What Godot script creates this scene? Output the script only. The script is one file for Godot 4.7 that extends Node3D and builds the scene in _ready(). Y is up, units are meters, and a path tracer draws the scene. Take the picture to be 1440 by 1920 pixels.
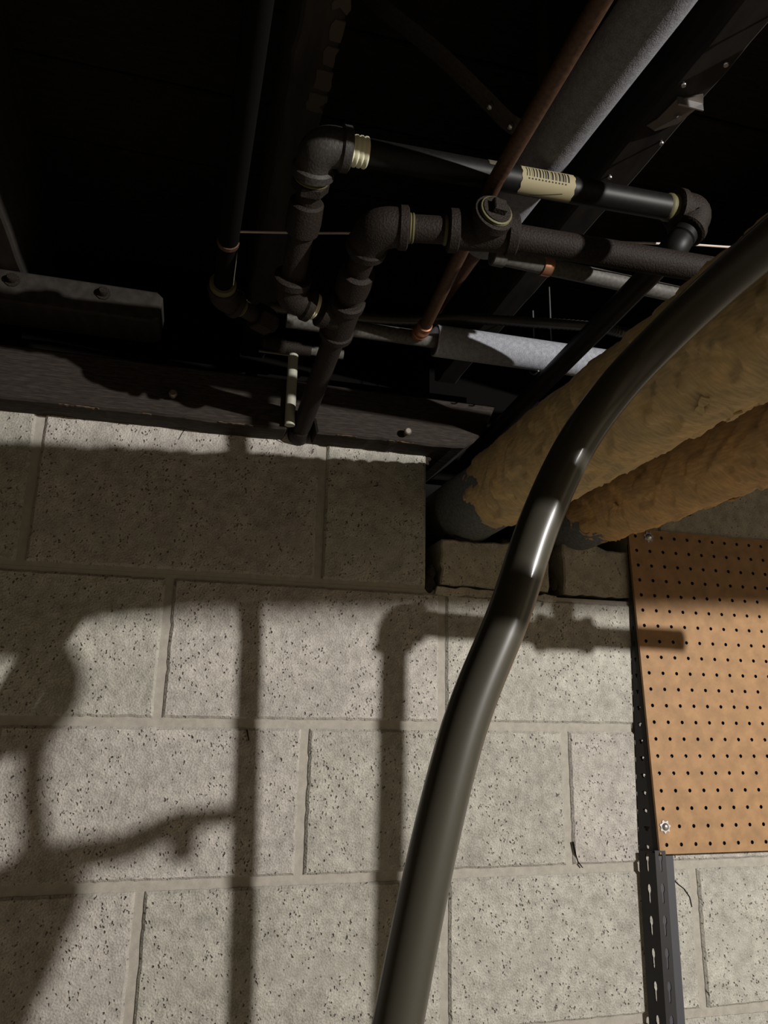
extends Node3D
# Basement corner under the joists: painted block wall, iron gas pipes, foam-lagged lines, wrapped ducts, pegboard.

const LAMP := Vector3(1.6, 0.47, 2.4)
var rng := RandomNumberGenerator.new()
var used := {}
var M := {}

func _ready() -> void:
	rng.seed = 71
	# ---- camera, light, exposure -------------------------------------------------
	var cam := Camera3D.new()
	cam.name = "camera"
	add_child(cam)
	cam.transform = Transform3D(Basis(Vector3(0.966212, 0.019910, 0.256977), Vector3(-0.082730, 0.968215, 0.236042), Vector3(-0.244109, -0.249327, 0.937148)), Vector3(0.02747, 0.03362, 1.07803))
	cam.fov = 69.70
	cam.near = 0.02
	cam.current = true
	var env := Environment.new()
	env.background_mode = Environment.BG_COLOR
	env.background_color = Color(0, 0, 0)
	env.tonemap_mode = Environment.TONE_MAPPER_LINEAR
	env.tonemap_exposure = 1.0
	env.sdfgi_enabled = true
	env.ssao_enabled = true
	env.ssil_enabled = true
	var we := WorldEnvironment.new()
	we.name = "environment"
	we.environment = env
	add_child(we)
	var bulb_light := OmniLight3D.new()
	bulb_light.name = "bulb_light"
	bulb_light.position = LAMP
	bulb_light.light_color = Color(1.0, 0.982, 0.958)
	bulb_light.light_energy = 8.2
	bulb_light.light_size = 0.016
	bulb_light.omni_range = 12.0
	bulb_light.omni_attenuation = 2.0
	bulb_light.shadow_enabled = true
	add_child(bulb_light)

	make_materials()
	room()
	block_wall()
	timber()
	pegboard()
	upright()
	ducts()
	vinyl_tube()
	gas_run()
	branch_run()
	water_lines()
	small_things()
	behind_viewer()

# ---------------------------------------------------------------- helpers
func numbered(called: String) -> String:
	var n = used.get(called, 0)
	used[called] = n + 1
	return called if n == 0 else "%s_%03d" % [called, n]

func thing(called: String, label: String, category: String, at := Vector3.ZERO, group := "") -> Node3D:
	var o := Node3D.new()
	o.name = numbered(called)
	add_child(o)
	o.position = at
	o.set_meta("label", label)
	o.set_meta("category", category)
	if group:
		o.set_meta("group", group)
	return o

func setting(called: String) -> Node3D:
	var o := Node3D.new()
	o.name = called
	o.set_meta("kind", "structure")
	add_child(o)
	return o

func part(parent: Node, called: String, mesh: Mesh, mat: Material, label := "") -> MeshInstance3D:
	var o := MeshInstance3D.new()
	o.name = called
	o.mesh = mesh
	o.material_override = mat
	o.cast_shadow = GeometryInstance3D.SHADOW_CASTING_SETTING_ON
	if label:
		o.set_meta("label", label)
	parent.add_child(o, true)
	return o

func arr(v: PackedVector3Array, n: PackedVector3Array, uv: PackedVector2Array, ix: PackedInt32Array) -> ArrayMesh:
	var a := []
	a.resize(Mesh.ARRAY_MAX)
	a[Mesh.ARRAY_VERTEX] = v
	a[Mesh.ARRAY_NORMAL] = n
	if uv.size() == v.size():
		a[Mesh.ARRAY_TEX_UV] = uv
	a[Mesh.ARRAY_INDEX] = ix
	var m := ArrayMesh.new()
	m.add_surface_from_arrays(Mesh.PRIMITIVE_TRIANGLES, a)
	return m

# a round bar along a path; radii may step to make collars, beads and threads
func sweep(pts: PackedVector3Array, radii: PackedFloat32Array, segs := 20, caps := true, shape = null) -> ArrayMesh:
	var v := PackedVector3Array()
	var n := PackedVector3Array()
	var uv := PackedVector2Array()
	var ix := PackedInt32Array()
	var count := pts.size()
	var tan := PackedVector3Array()
	for i in count:
		var a := Vector3.ZERO
		for s in [[i - 1, i], [i, i + 1]]:
			if s[0] >= 0 and s[1] < count and pts[s[0]].distance_to(pts[s[1]]) > 1e-6:
				a += (pts[s[1]] - pts[s[0]]).normalized()
		if a.length() < 1e-6:
			a = tan[i - 1] if i > 0 else Vector3.UP
		tan.append(a.normalized())
	for i in count:   # stacked points (collar steps) take the direction of the run
		if i > 0 and pts[i].distance_to(pts[i - 1]) <= 1e-6:
			tan[i] = tan[i - 1]
	var up := Vector3.UP if absf(tan[0].y) < 0.9 else Vector3.RIGHT
	var side := tan[0].cross(up).normalized()
	var sides := PackedVector3Array()
	for i in count:
		side = (side - tan[i] * side.dot(tan[i])).normalized()
		sides.append(side)
	var slopes := PackedFloat32Array()
	var run := 0.0
	var runs := PackedFloat32Array([0.0])
	for i in count - 1:
		var d := pts[i].distance_to(pts[i + 1])
		slopes.append(atan2(radii[i + 1] - radii[i], maxf(d, 1e-7)))
		run += d
		runs.append(run)
	for i in count - 1:
		for e in 2:
			var k := i + e
			var sl := slopes[i]
			var other := i - 1 if e == 0 else i + 1
			if other >= 0 and other < slopes.size() and absf(slopes[other] - sl) < 0.75:
				sl = (sl + slopes[other]) * 0.5
			var b := tan[k].cross(sides[k])
			for j in segs + 1:
				var th := TAU * j / segs
				var r := radii[k]
				if shape != null:
					r += shape.call(runs[k], th)
				var o := sides[k] * cos(th) + b * sin(th)
				v.append(pts[k] + o * r)
				n.append((o * cos(sl) - tan[k] * sin(sl)).normalized())
				uv.append(Vector2(float(j) / segs, runs[k]))
		var q := i * 2 * (segs + 1)
		for j in segs:
			var a := q + j
			var c := q + segs + 1 + j
			ix.append_array([a, c, a + 1, a + 1, c, c + 1])
	if caps:
		for e in 2:
			var k := 0 if e == 0 else count - 1
			if radii[k] < 1e-5:
				continue
			var nn := -tan[k] if e == 0 else tan[k]
			var b := tan[k].cross(sides[k])
			var q := v.size()
			v.append(pts[k])
			n.append(nn)
			uv.append(Vector2.ZERO)
			for j in segs + 1:
				var th := TAU * j / segs
				var r := radii[k]
				if shape != null:
					r += shape.call(runs[k], th)
				v.append(pts[k] + (sides[k] * cos(th) + b * sin(th)) * r)
				n.append(nn)
				uv.append(Vector2(cos(th), sin(th)) * radii[k])
			for j in segs:
				if e == 0:
					ix.append_array([q, q + 1 + j, q + 2 + j])
				else:
					ix.append_array([q, q + 2 + j, q + 1 + j])
	return arr(v, n, uv, ix)

func bar(a: Vector3, b: Vector3, r: float, segs := 20, r2 := -1.0) -> ArrayMesh:
	return sweep(PackedVector3Array([a, b]), PackedFloat32Array([r, r if r2 < 0 else r2]), segs)

# profile [[distance from a, radius], ...] turned about the line a -> b
func turned(a: Vector3, b: Vector3, prof: Array, segs := 24) -> ArrayMesh:
	var d := (b - a).normalized()
	var pts := PackedVector3Array()
	var rr := PackedFloat32Array()
	for q in prof:
		pts.append(a + d * q[0])
		rr.append(q[1])
	return sweep(pts, rr, segs)

func smooth_path(ctrl: Array, steps := 8) -> PackedVector3Array:
	var c := Curve3D.new()
	for i in ctrl.size():
		var t := Vector3.ZERO
		if i > 0 and i < ctrl.size() - 1:
			t = (ctrl[i + 1] - ctrl[i - 1]) / 6.0
		c.add_point(ctrl[i], -t, t)
	var out := PackedVector3Array()
	for i in ctrl.size() - 1:
		for k in steps:
			out.append(c.sample(i, float(k) / steps))
	out.append(ctrl[-1])
	return out

func evenr(n: int, r: float) -> PackedFloat32Array:
	var a := PackedFloat32Array()
	a.resize(n)
	a.fill(r)
	return a

# malleable 90-degree fitting: centre of the corner, directions of its two mouths
func elbow_mesh(corner: Vector3, da: Vector3, db: Vector3, r := 0.0178, reach := 0.03, band := 0.0205) -> ArrayMesh:
	da = da.normalized()
	db = db.normalized()
	var pts := PackedVector3Array()
	var rr := PackedFloat32Array()
	var a := corner + da * reach
	var b := corner + db * reach
	var w := 0.010
	for s in [[0.0, band - 0.0025], [0.0015, band], [w - 0.0015, band], [w, band - 0.0015], [w + 0.001, r]]:
		pts.append(a - da * s[0])
		rr.append(s[1])
	var a1 := corner + da * (reach - w - 0.002)
	var b1 := corner + db * (reach - w - 0.002)
	for i in 11:
		var t := i / 10.0
		pts.append(a1.lerp(corner, t).lerp(corner.lerp(b1, t), t))
		rr.append(r + 0.0012 * sin(t * PI))
	for s in [[w + 0.001, r], [w, band - 0.0015], [w - 0.0015, band], [0.0015, band], [0.0, band - 0.0025]]:
		pts.append(b - db * s[0])
		rr.append(s[1])
	return sweep(pts, rr, 28)

# a wound thread: ridged sleeve
func thread_mesh(a: Vector3, b: Vector3, r: float, ridges := 4) -> ArrayMesh:
	var L := a.distance_to(b)
	var prof := [[0.0, r - 0.001]]
	for i in ridges:
		var s := L * i / ridges
		var e := L / ridges
		prof.append([s + e * 0.12, r - 0.0006])
		prof.append([s + e * 0.35, r + 0.0004])
		prof.append([s + e * 0.75, r + 0.0004])
		prof.append([s + e * 0.95, r - 0.0006])
	prof.append([L, r - 0.001])
	return turned(a, b, prof, 28)

# outline in a plane pushed to a depth, both rims chamfered; basis columns: x, y, depth
func prism(poly: PackedVector2Array, z0: float, z1: float, ch: float, tr := Transform3D(), back_ch := true) -> ArrayMesh:
	var p := poly.duplicate()
	var area := 0.0
	for i in p.size():
		area += p[i].cross(p[(i + 1) % p.size()])
	if area < 0:
		p.reverse()
	var c := p.size()
	var ins := PackedVector2Array()
	for i in c:
		var e0 := (p[i] - p[(i + c - 1) % c]).normalized()
		var e1 := (p[(i + 1) % c] - p[i]).normalized()
		var n0 := Vector2(-e0.y, e0.x)
		var n1 := Vector2(-e1.y, e1.x)
		var m := n0 + n1
		var l := maxf(m.length_squared() * 0.5, 0.35)
		ins.append(p[i] + m / l * ch)
	var v := PackedVector3Array()
	var n := PackedVector3Array()
	var uv := PackedVector2Array()
	var ix := PackedInt32Array()
	var rings := [[ins, z1], [p, z1 - ch], [p, z0 + (ch if back_ch else 0.0)]]
	if back_ch:
		rings.append([ins, z0])
	for k in rings.size() - 1:
		var A = rings[k]
		var B = rings[k + 1]
		for i in c:
			var j := (i + 1) % c
			var q := v.size()
			var a := Vector3(A[0][i].x, A[0][i].y, A[1])
			var b := Vector3(A[0][j].x, A[0][j].y, A[1])
			var d := Vector3(B[0][j].x, B[0][j].y, B[1])
			var e := Vector3(B[0][i].x, B[0][i].y, B[1])
			var nn := (e - a).cross(b - a).normalized()
			for w in [a, b, d, e]:
				v.append(tr * w)
				n.append((tr.basis * nn).normalized())
				uv.append(Vector2(w.x + w.z, w.y))
			ix.append_array([q, q + 1, q + 2, q, q + 2, q + 3])
	var tris := Geometry2D.triangulate_polygon(ins)
	if tris.is_empty():
		tris = Geometry2D.triangulate_polygon(p)
	for f in 2:
		var ring = ins if f == 0 or back_ch else p
		var z := z1 if f == 0 else z0
		var nn := Vector3(0, 0, 1 if f == 0 else -1)
		var q := v.size()
		for w in ring:
			v.append(tr * Vector3(w.x, w.y, z))
			n.append((tr.basis * nn).normalized())
			uv.append(w)
		for t in range(0, tris.size(), 3):
			var A2 = ring[tris[t]]
			var B2 = ring[tris[t + 1]]
			var C2 = ring[tris[t + 2]]
			var ccw: bool = (B2 - A2).cross(C2 - A2) > 0
			if ccw == (f == 0):
				ix.append_array([q + tris[t], q + tris[t + 2], q + tris[t + 1]])
			else:
				ix.append_array([q + tris[t], q + tris[t + 1], q + tris[t + 2]])
	return arr(v, n, uv, ix)

func rect(x0: float, y0: float, x1: float, y1: float) -> PackedVector2Array:
	return PackedVector2Array([Vector2(x0, y0), Vector2(x1, y0), Vector2(x1, y1), Vector2(x0, y1)])

func box(a: Vector3, b: Vector3, ch := 0.002) -> ArrayMesh:
	return prism(rect(a.x, a.y, b.x, b.y), a.z, b.z, ch)

# outline whose edges wander a little, as cast or sawn edges do
func rough(poly: PackedVector2Array, step: float, amp: float) -> PackedVector2Array:
	var out := PackedVector2Array()
	for i in poly.size():
		var a := poly[i]
		var b := poly[(i + 1) % poly.size()]
		var d := (b - a).normalized()
		var nn := Vector2(-d.y, d.x)
		var k := maxi(1, int(a.distance_to(b) / step))
		for j in k:
			var jit := rng.randf_range(-amp, amp)
			if rng.randf() < 0.08:
				jit += amp * 2.0
			var slide := 0.0 if j == 0 else rng.randf_range(-0.25, 0.25)
			out.append(a.lerp(b, (j + slide) / k) + nn * (jit if j > 0 else absf(jit)))
	return out

func hexagon(r: float) -> PackedVector2Array:
	var p := PackedVector2Array()
	for i in 6:
		p.append(Vector2.from_angle(TAU * i / 6) * r)
	return p

func facing(dir: Vector3, at: Vector3) -> Transform3D:
	var z := dir.normalized()
	var up := Vector3.UP if absf(z.y) < 0.9 else Vector3.RIGHT
	var x := up.cross(z).normalized()
	return Transform3D(Basis(x, z.cross(x), z), at)

# ---------------------------------------------------------------- materials
func noise(freq: float, octaves := 4, seed_ := 1, kind := FastNoiseLite.TYPE_SIMPLEX_SMOOTH) -> FastNoiseLite:
	var f := FastNoiseLite.new()
	f.seed = seed_
	f.frequency = freq
	f.fractal_octaves = octaves
	f.noise_type = kind
	return f

func grey(n: FastNoiseLite, w: int, h: int) -> PackedByteArray:
	var im := n.get_seamless_image(w, h)
	im.convert(Image.FORMAT_L8)
	return im.get_data()

func tex(data: PackedByteArray, w: int, h: int, fmt := Image.FORMAT_L8) -> ImageTexture:
	return ImageTexture.create_from_image(Image.create_from_data(w, h, false, fmt, data))

func mat(col: Color, rough_ := 0.8, metal := 0.0) -> StandardMaterial3D:
	var m := StandardMaterial3D.new()
	m.albedo_color = col
	m.roughness = rough_
	m.metallic = metal
	m.metallic_specular = 0.4
	return m

func planar(m: StandardMaterial3D, scale: Vector3, t: Texture2D, h: Texture2D = null, depth := 0.1) -> StandardMaterial3D:
	m.uv1_triplanar = true
	m.uv1_world_triplanar = true
	m.uv1_triplanar_sharpness = 4.0
	m.uv1_scale = scale
	m.albedo_texture = t
	if h:
		m.heightmap_enabled = true
		m.heightmap_texture = h
		m.heightmap_scale = depth
	return m

func make_materials() -> void:
	# painted concrete block: fine sand grain, blotches and open pits
	var S := 1024
	var fine := grey(noise(0.16, 3, 3), S, S)
	var mid := grey(noise(0.025, 4, 5), S, S)
	var big := grey(noise(0.006, 3, 9), S, S)
	var col := PackedByteArray()
	var hgt := PackedByteArray()
	var mor := PackedByteArray()
	col.resize(S * S)
	hgt.resize(S * S)
	mor.resize(S * S)
	for i in S * S:
		var f := fine[i]
		var m := mid[i]
		col[i] = clampi(200 + (f - 128) / 5 + (m - 128) / 6 + (big[i] - 128) / 8, 0, 255)
		hgt[i] = clampi(178 + (f - 128) / 6 + (m - 128) / 4, 0, 255)
		mor[i] = clampi(205 + (f - 128) / 14 + (m - 128) / 9, 0, 255)
	for k in 4600:
		var cx := rng.randi_range(0, S - 1)
		var cy := rng.randi_range(0, S - 1)
		if big[cy * S + cx] < 128 and rng.randf() < 0.75:
			continue
		var rx := rng.randf_range(0.7, 2.4)
		var ry := rng.randf_range(0.9, 3.9)
		if k < 50:
			rx *= 2.0
			ry *= 1.9
		var lean := rng.randf_range(-0.6, 0.6)
		var deep := rng.randf_range(0.35, 1.0)
		for dy in range(-8, 9):
			for dx in range(-7, 8):
				var ex := (dx - dy * lean) / rx
				var ey := dy / ry
				var e := ex * ex + ey * ey + (fine[((cy + dy + S) % S) * S + (cx + dx + S) % S] - 128) / 90.0
				if e < 1.0:
					var q := ((cy + dy + S) % S) * S + (cx + dx + S) % S
					var w := (1.0 - maxf(e, 0.0)) * deep
					hgt[q] = clampi(int(hgt[q] - 150 * w), 0, 255)
					col[q] = clampi(int(col[q] - 36 * w), 0, 255)
	var tc := tex(col, S, S)
	var th := tex(hgt, S, S)
	var tm := tex(mor, S, S)
	var tones := [Color(0.82, 0.805, 0.76), Color(0.795, 0.78, 0.735), Color(0.83, 0.805, 0.77)]
	for i in 3:
		M["block%d" % i] = planar(mat(tones[i], 0.78), Vector3.ONE * 1.75, tc, th, 0.6)
	M.bare = planar(mat(Color(0.82, 0.795, 0.73), 0.95), Vector3.ONE * 1.75, tc, th, 0.35)
	M.mortar = planar(mat(Color(0.775, 0.75, 0.705), 0.85), Vector3.ONE * 2.3, tm, tm, 0.12)
	M.rubble = planar(mat(Color(0.26, 0.23, 0.2), 0.95), Vector3.ONE * 5.0, tc, th, 0.7)
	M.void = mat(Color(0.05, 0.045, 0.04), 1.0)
	M.floor = planar(mat(Color(0.52, 0.48, 0.41), 0.8), Vector3.ONE * 1.1, tm)
	M.plain_wall = planar(mat(Color(0.61, 0.565, 0.48), 0.85), Vector3.ONE * 1.1, tm)
	# old timber: grain drawn out along one axis
	var W := 512
	var g := grey(noise(0.03, 5, 21), W, W)
	var wood := PackedByteArray()
	wood.resize(W * W)
	for y in W:
		for x in W:
			var a := g[((y * 7) % W) * W + (x / 3) % W]
			var b := g[((y * 2 + 90) % W) * W + x]
			wood[y * W + x] = clampi(178 + (a - 128) / 2 + (b - 128) / 3, 0, 255)
	var tw := tex(wood, W, W)
	var blot := grey(noise(0.02, 4, 23), W, W)
	for i in W * W:
		blot[i] = clampi(190 + (blot[i] - 128) / 3, 0, 255)
	var tsoft0 := tex(blot, W, W)
	M.wood_x = planar(mat(Color(0.255, 0.22, 0.195), 0.85), Vector3(3, 9, 3), tw, tw, 0.12)
	M.wood_z = planar(mat(Color(0.215, 0.195, 0.175), 0.9), Vector3(5, 5, 1.2), tsoft0)
	M.deck = planar(mat(Color(0.16, 0.135, 0.115), 0.95), Vector3(2, 2, 5), tw)
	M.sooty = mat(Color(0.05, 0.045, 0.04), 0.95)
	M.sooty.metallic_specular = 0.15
	# iron, rust, copper
	var spot := grey(noise(0.045, 5, 33), W, W)
	var rust := PackedByteArray()
	rust.resize(W * W * 3)
	for i in W * W:
		var t := clampf((spot[i] - 90) / 90.0, 0.0, 1.0)
		rust[i * 3] = int(lerpf(52, 104, t))
		rust[i * 3 + 1] = int(lerpf(44, 74, t))
		rust[i * 3 + 2] = int(lerpf(36, 48, t))
	var tr := tex(rust, W, W, Image.FORMAT_RGB8)
	var tspot := tex(spot, W, W)
	var soft := PackedByteArray()
	soft.resize(W * W)
	for i in W * W:
		soft[i] = clampi(200 + (spot[i] - 128) / 3, 0, 255)
	var tsoft := tex(soft, W, W)
	M.rust = planar(mat(Color(0.39, 0.37, 0.345), 0.75), Vector3.ONE * 15, tr, tspot, 0.05)
	M.fitting = planar(mat(Color(0.245, 0.23, 0.22), 0.62), Vector3.ONE * 12, tsoft, tspot, 0.03)
	M.black_pipe = planar(mat(Color(0.09, 0.085, 0.08), 0.5), Vector3.ONE * 6, tsoft, null)
	M.black_pipe.metallic_specular = 0.35
	M.tape = mat(Color(0.84, 0.83, 0.72), 0.6)
	M.dope = mat(Color(0.34, 0.325, 0.22), 0.6)
	M.copper = planar(mat(Color(0.40, 0.29, 0.22), 0.5, 0.3), Vector3.ONE * 8, tsoft)
	M.bright_copper = mat(Color(0.66, 0.47, 0.37), 0.35, 0.7)
	M.grey_pipe = planar(mat(Color(0.40, 0.39, 0.37), 0.6), Vector3.ONE * 7, tsoft)
	M.pale_pipe = mat(Color(0.62, 0.62, 0.57), 0.5)
	M.steel = mat(Color(0.46, 0.43, 0.40), 0.45, 0.6)
	M.zinc = mat(Color(0.82, 0.82, 0.82), 0.25, 0.9)
	M.strap = planar(mat(Color(0.36, 0.33, 0.29), 0.55, 0.4), Vector3.ONE * 9, tsoft)
	# foam lagging
	var fo := grey(noise(0.22, 2, 41), W, W)
	for i in W * W:
		fo[i] = clampi(190 + (fo[i] - 128) / 4 + (spot[i] - 128) / 6, 0, 255)
	var tf := tex(fo, W, W)
	M.foam = planar(mat(Color(0.72, 0.735, 0.775), 0.95), Vector3.ONE * 5, tf, tf, 0.08)
	M.foam_dark = planar(mat(Color(0.64, 0.64, 0.67), 0.95), Vector3.ONE * 5, tf, tf, 0.08)
	M.foam_end = mat(Color(0.22, 0.22, 0.23), 0.95)
	# duct wrap: streaky glass cloth, dirt in the folds
	var du := grey(noise(0.012, 5, 55), W, W)
	var dw := PackedByteArray()
	dw.resize(W * W * 3)
	for y in W:
		for x in W:
			var a := (g[((y * 5) % W) * W + x] - 128) / 128.0
			var b := (du[y * W + x] - 128) / 128.0
			var l := 1.0 + a * 0.12 + b * 0.12
			dw[(y * W + x) * 3] = clampi(int(205 * l), 0, 255)
			dw[(y * W + x) * 3 + 1] = clampi(int((178 - 6 * b) * l), 0, 255)
			dw[(y * W + x) * 3 + 2] = clampi(int((134 - 12 * b) * l), 0, 255)
	M.wrap = planar(mat(Color(0.92, 0.92, 0.90), 0.8), Vector3.ONE * 3.2, tex(dw, W, W, Image.FORMAT_RGB8), tspot, 0.03)
	M.wrap2 = planar(mat(Color(0.90, 0.85, 0.79), 0.8), Vector3.ONE * 3.2, tex(dw, W, W, Image.FORMAT_RGB8), tspot, 0.03)
	M.collar = planar(mat(Color(0.54, 0.56, 0.57), 0.6, 0.2), Vector3.ONE * 6, tsoft)
	# pegboard, powder-coated steel, vinyl
	var pb := grey(noise(0.02, 5, 61), W, W)
	for i in W * W:
		pb[i] = clampi(222 + (pb[i] - 128) / 6 + (fo[i] - 190) / 4, 0, 255)
	M.peg = planar(mat(Color(0.685, 0.53, 0.365), 0.62), Vector3.ONE * 3, tex(pb, W, W))
	M.post = mat(Color(0.17, 0.168, 0.172), 0.45)
	M.vinyl = mat(Color(0.23, 0.22, 0.19), 0.36)
	M.vinyl.clearcoat_enabled = true
	M.vinyl.clearcoat = 0.3
	M.vinyl.clearcoat_roughness = 0.15
	M.wire = mat(Color(0.80, 0.75, 0.72), 0.6)
	M.sheath = mat(Color(0.30, 0.29, 0.27), 0.45, 0.7)
	M.sticker = mat(Color(0.57, 0.535, 0.42), 0.7)
	M.sticker.albedo_texture = sticker_print()
	M.porcelain = mat(Color(0.86, 0.85, 0.82), 0.3)
	M.glow = mat(Color(1, 0.96, 0.9), 0.3)
	M.glow.emission_enabled = true
	M.glow.emission = Color(1.0, 0.95, 0.86)
	M.glow.emission_energy_multiplier = 3.0

# a stock label: bar code, one line of tiny figures, a slanted tear mark
func sticker_print() -> ImageTexture:
	var im := Image.create(128, 160, false, Image.FORMAT_RGB8)
	im.fill(Color(0.95, 0.95, 0.95))
	var x := 10
	var r := RandomNumberGenerator.new()
	r.seed = 12
	while x < 112:
		var w := r.randi_range(1, 4)
		im.fill_rect(Rect2i(x, 14, w, 52), Color(0.12, 0.12, 0.12))
		x += w + r.randi_range(2, 4)
	for k in 12:
		im.fill_rect(Rect2i(14 + k * 8, 72, 4, 7), Color(0.2, 0.2, 0.2))
	for k in 70:
		im.fill_rect(Rect2i(30 + k, 150 - k / 2, 3, 4), Color(0.45, 0.42, 0.36))
	return ImageTexture.create_from_image(im)

# ---------------------------------------------------------------- the room
func room() -> void:
	var fl := setting("floor")
	part(fl, "slab", box(Vector3(-2.8, -1.65, -0.3), Vector3(3.2, -1.5, 4.6), 0.001), M.floor)
	var wl := setting("wall_left")
	part(wl, "face", box(Vector3(-2.8, -1.5, 0.0), Vector3(-2.6, 0.82, 4.6), 0.001), M.plain_wall)
	var wr := setting("wall_right")
	part(wr, "face", box(Vector3(3.0, -1.5, 0.0), Vector3(3.2, 0.82, 4.6), 0.001), M.plain_wall)
	var wf := setting("wall_front")
	part(wf, "face", box(Vector3(-2.6, -1.5, 4.4), Vector3(3.0, 0.82, 4.6), 0.001), M.plain_wall)
	var ce := setting("ceiling")
	# subfloor boards run across the joists
	for i in 34:
		var z := -0.3 + i * 0.14
		part(ce, "plank", box(Vector3(-2.6, 0.79, z), Vector3(3.0, 0.82, z + 0.136), 0.002), M.deck)
	part(ce, "upper_floor", box(Vector3(-2.8, 0.82, -0.3), Vector3(3.2, 0.9, 4.6), 0.001), M.deck)
	for x in [-2.4, -2.05, -1.7, -1.35, -1.0, -0.63, 1.145, 1.58, 1.96, 2.3, 2.65]:
		part(ce, "joist", box(Vector3(x, 0.6, -0.1), Vector3(x + 0.04, 0.79, 4.4), 0.002), M.wood_z)

func block_wall() -> void:
	var w := setting("wall_back")
	# bedding and pointing behind the block faces; open where the ducts go through
	var b := -0.0045
	for r in [[-2.8, -1.65, 3.2, 0.2032], [-2.8, 0.2032, 0.378, 0.436], [0.74, 0.2032, 3.2, 0.436]]:
		part(w, "mortar", box(Vector3(r[0], r[1], -0.2), Vector3(r[2], r[3], b), 0.0005), M.mortar)
	part(w, "mortar", prism(rough(PackedVector2Array([Vector2(0.60, 0.195), Vector2(0.60, 0.206), Vector2(0.57, 0.205), Vector2(0.395, 0.209), Vector2(0.392, 0.195)]), 0.01, 0.002), -0.05, 0.0015, 0.001), M.bare)
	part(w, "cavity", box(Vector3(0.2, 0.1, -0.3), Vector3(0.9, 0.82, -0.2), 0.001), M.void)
	var j := 0.0062
	var H := 0.2032
	var rows := [
		[[-0.6096, -0.201], [-0.201, 0.2085], [0.2085, 0.385]],
		[[-0.8128, -0.4064], [-0.4064, -0.003], [-0.003, 0.405], [0.405, 0.8128], [0.8128, 1.2192]],
		[[-0.6096, -0.2032], [-0.2032, 0.2], [0.2, 0.6065], [0.6065, 1.016], [1.016, 1.4224]],
		[[-0.8128, -0.4064], [-0.4064, -0.004], [-0.004, 0.409], [0.409, 0.818], [0.818, 1.2192]],
		[[-0.6096, -0.2032], [-0.2032, 0.2032], [0.2032, 0.61], [0.61, 1.016], [1.016, 1.4224]],
		[[-0.8128, -0.4064], [-0.4064, 0.0], [0.0, 0.4064], [0.4064, 0.8128], [0.8128, 1.2192]]]
	for k in rows.size():
		var y0 := H * (1 - k)
		for q in rows[k]:
			var top := y0 + H - j
			var x1: float = q[1] - j
			if k == 0:
				top = 0.438
				if q[1] > 0.3:
					x1 = 0.377
			var pl := rough(rect(q[0] + j, y0 + j, x1, top), 0.008, 0.0005)
			part(w, "concrete_block", prism(pl, -0.03, rng.randf_range(-0.0006, 0.0006), 0.0034, Transform3D(), false), M["block%d" % rng.randi_range(0, 2)])
	# cut blocks laid under the duct opening, then whole ones again to the right
	var cuts := [
		PackedVector2Array([Vector2(0.402, 0.212), Vector2(0.588, 0.210), Vector2(0.590, 0.276), Vector2(0.560, 0.290), Vector2(0.470, 0.284), Vector2(0.404, 0.285)]),
		PackedVector2Array([Vector2(0.617, 0.209), Vector2(0.795, 0.209), Vector2(0.795, 0.292), Vector2(0.70, 0.288), Vector2(0.652, 0.306), Vector2(0.617, 0.302)]),
		PackedVector2Array([Vector2(0.806, 0.209), Vector2(1.21, 0.209), Vector2(1.21, 0.438), Vector2(0.80, 0.438)])]
	for c in cuts.size():
		part(w, "cut_block" if c < 2 else "concrete_block", prism(rough(cuts[c], 0.011, 0.0014), -0.12, -0.001 - 0.003 * (c % 2), 0.0025, Transform3D(), false), M.bare)
	# broken mortar and chips left around the opening
	var lumps := [[0.384, 0.212, 0.012, 0.022], [0.389, 0.231, 0.008, 0.014], [0.60, 0.226, 0.008, 0.012], [0.545, 0.292, 0.022, 0.009], [0.52, 0.289, 0.02, 0.007], [0.576, 0.286, 0.014, 0.010], [0.44, 0.288, 0.02, 0.006], [0.375, 0.41, 0.012, 0.016], [0.372, 0.425, 0.02, 0.012]]
	for l in lumps:
		var p := PackedVector2Array()
		for i in 9:
			p.append(Vector2(l[0], l[1]) + Vector2.from_angle(TAU * i / 9) * Vector2(l[2], l[3]) * rng.randf_range(0.65, 1.1))
		part(w, "mortar_lump", prism(p, -0.05, -0.004, 0.004), M.rubble)
	# hairline cracks and a chipped corner: open splits, dark inside
	for c in [[[0.612, -0.165], [0.6155, -0.183], [0.6185, -0.192], [0.626, -0.201]], [[0.776, -0.219], [0.787, -0.229], [0.797, -0.236], [0.806, -0.248], [0.8085, -0.262]], [[0.0, 0.433], [-0.003, 0.42], [-0.010, 0.404]], [[0.122, 0.432], [0.133, 0.421], [0.145, 0.416]], [[0.118, -0.008], [0.120, -0.017], [0.122, -0.023]]]:
		var up := PackedVector2Array()
		var dn := PackedVector2Array()
		for i in c.size():
			var t = 0.0007 * (1.0 - 0.6 * i / c.size())
			up.append(Vector2(c[i][0] + t, c[i][1] + t * 0.4))
			dn.insert(0, Vector2(c[i][0] - t, c[i][1] - t * 0.4))
		up.append_array(dn)
		part(w, "crack", prism(up, -0.002, 0.0012, 0.0001), M.void)

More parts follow.
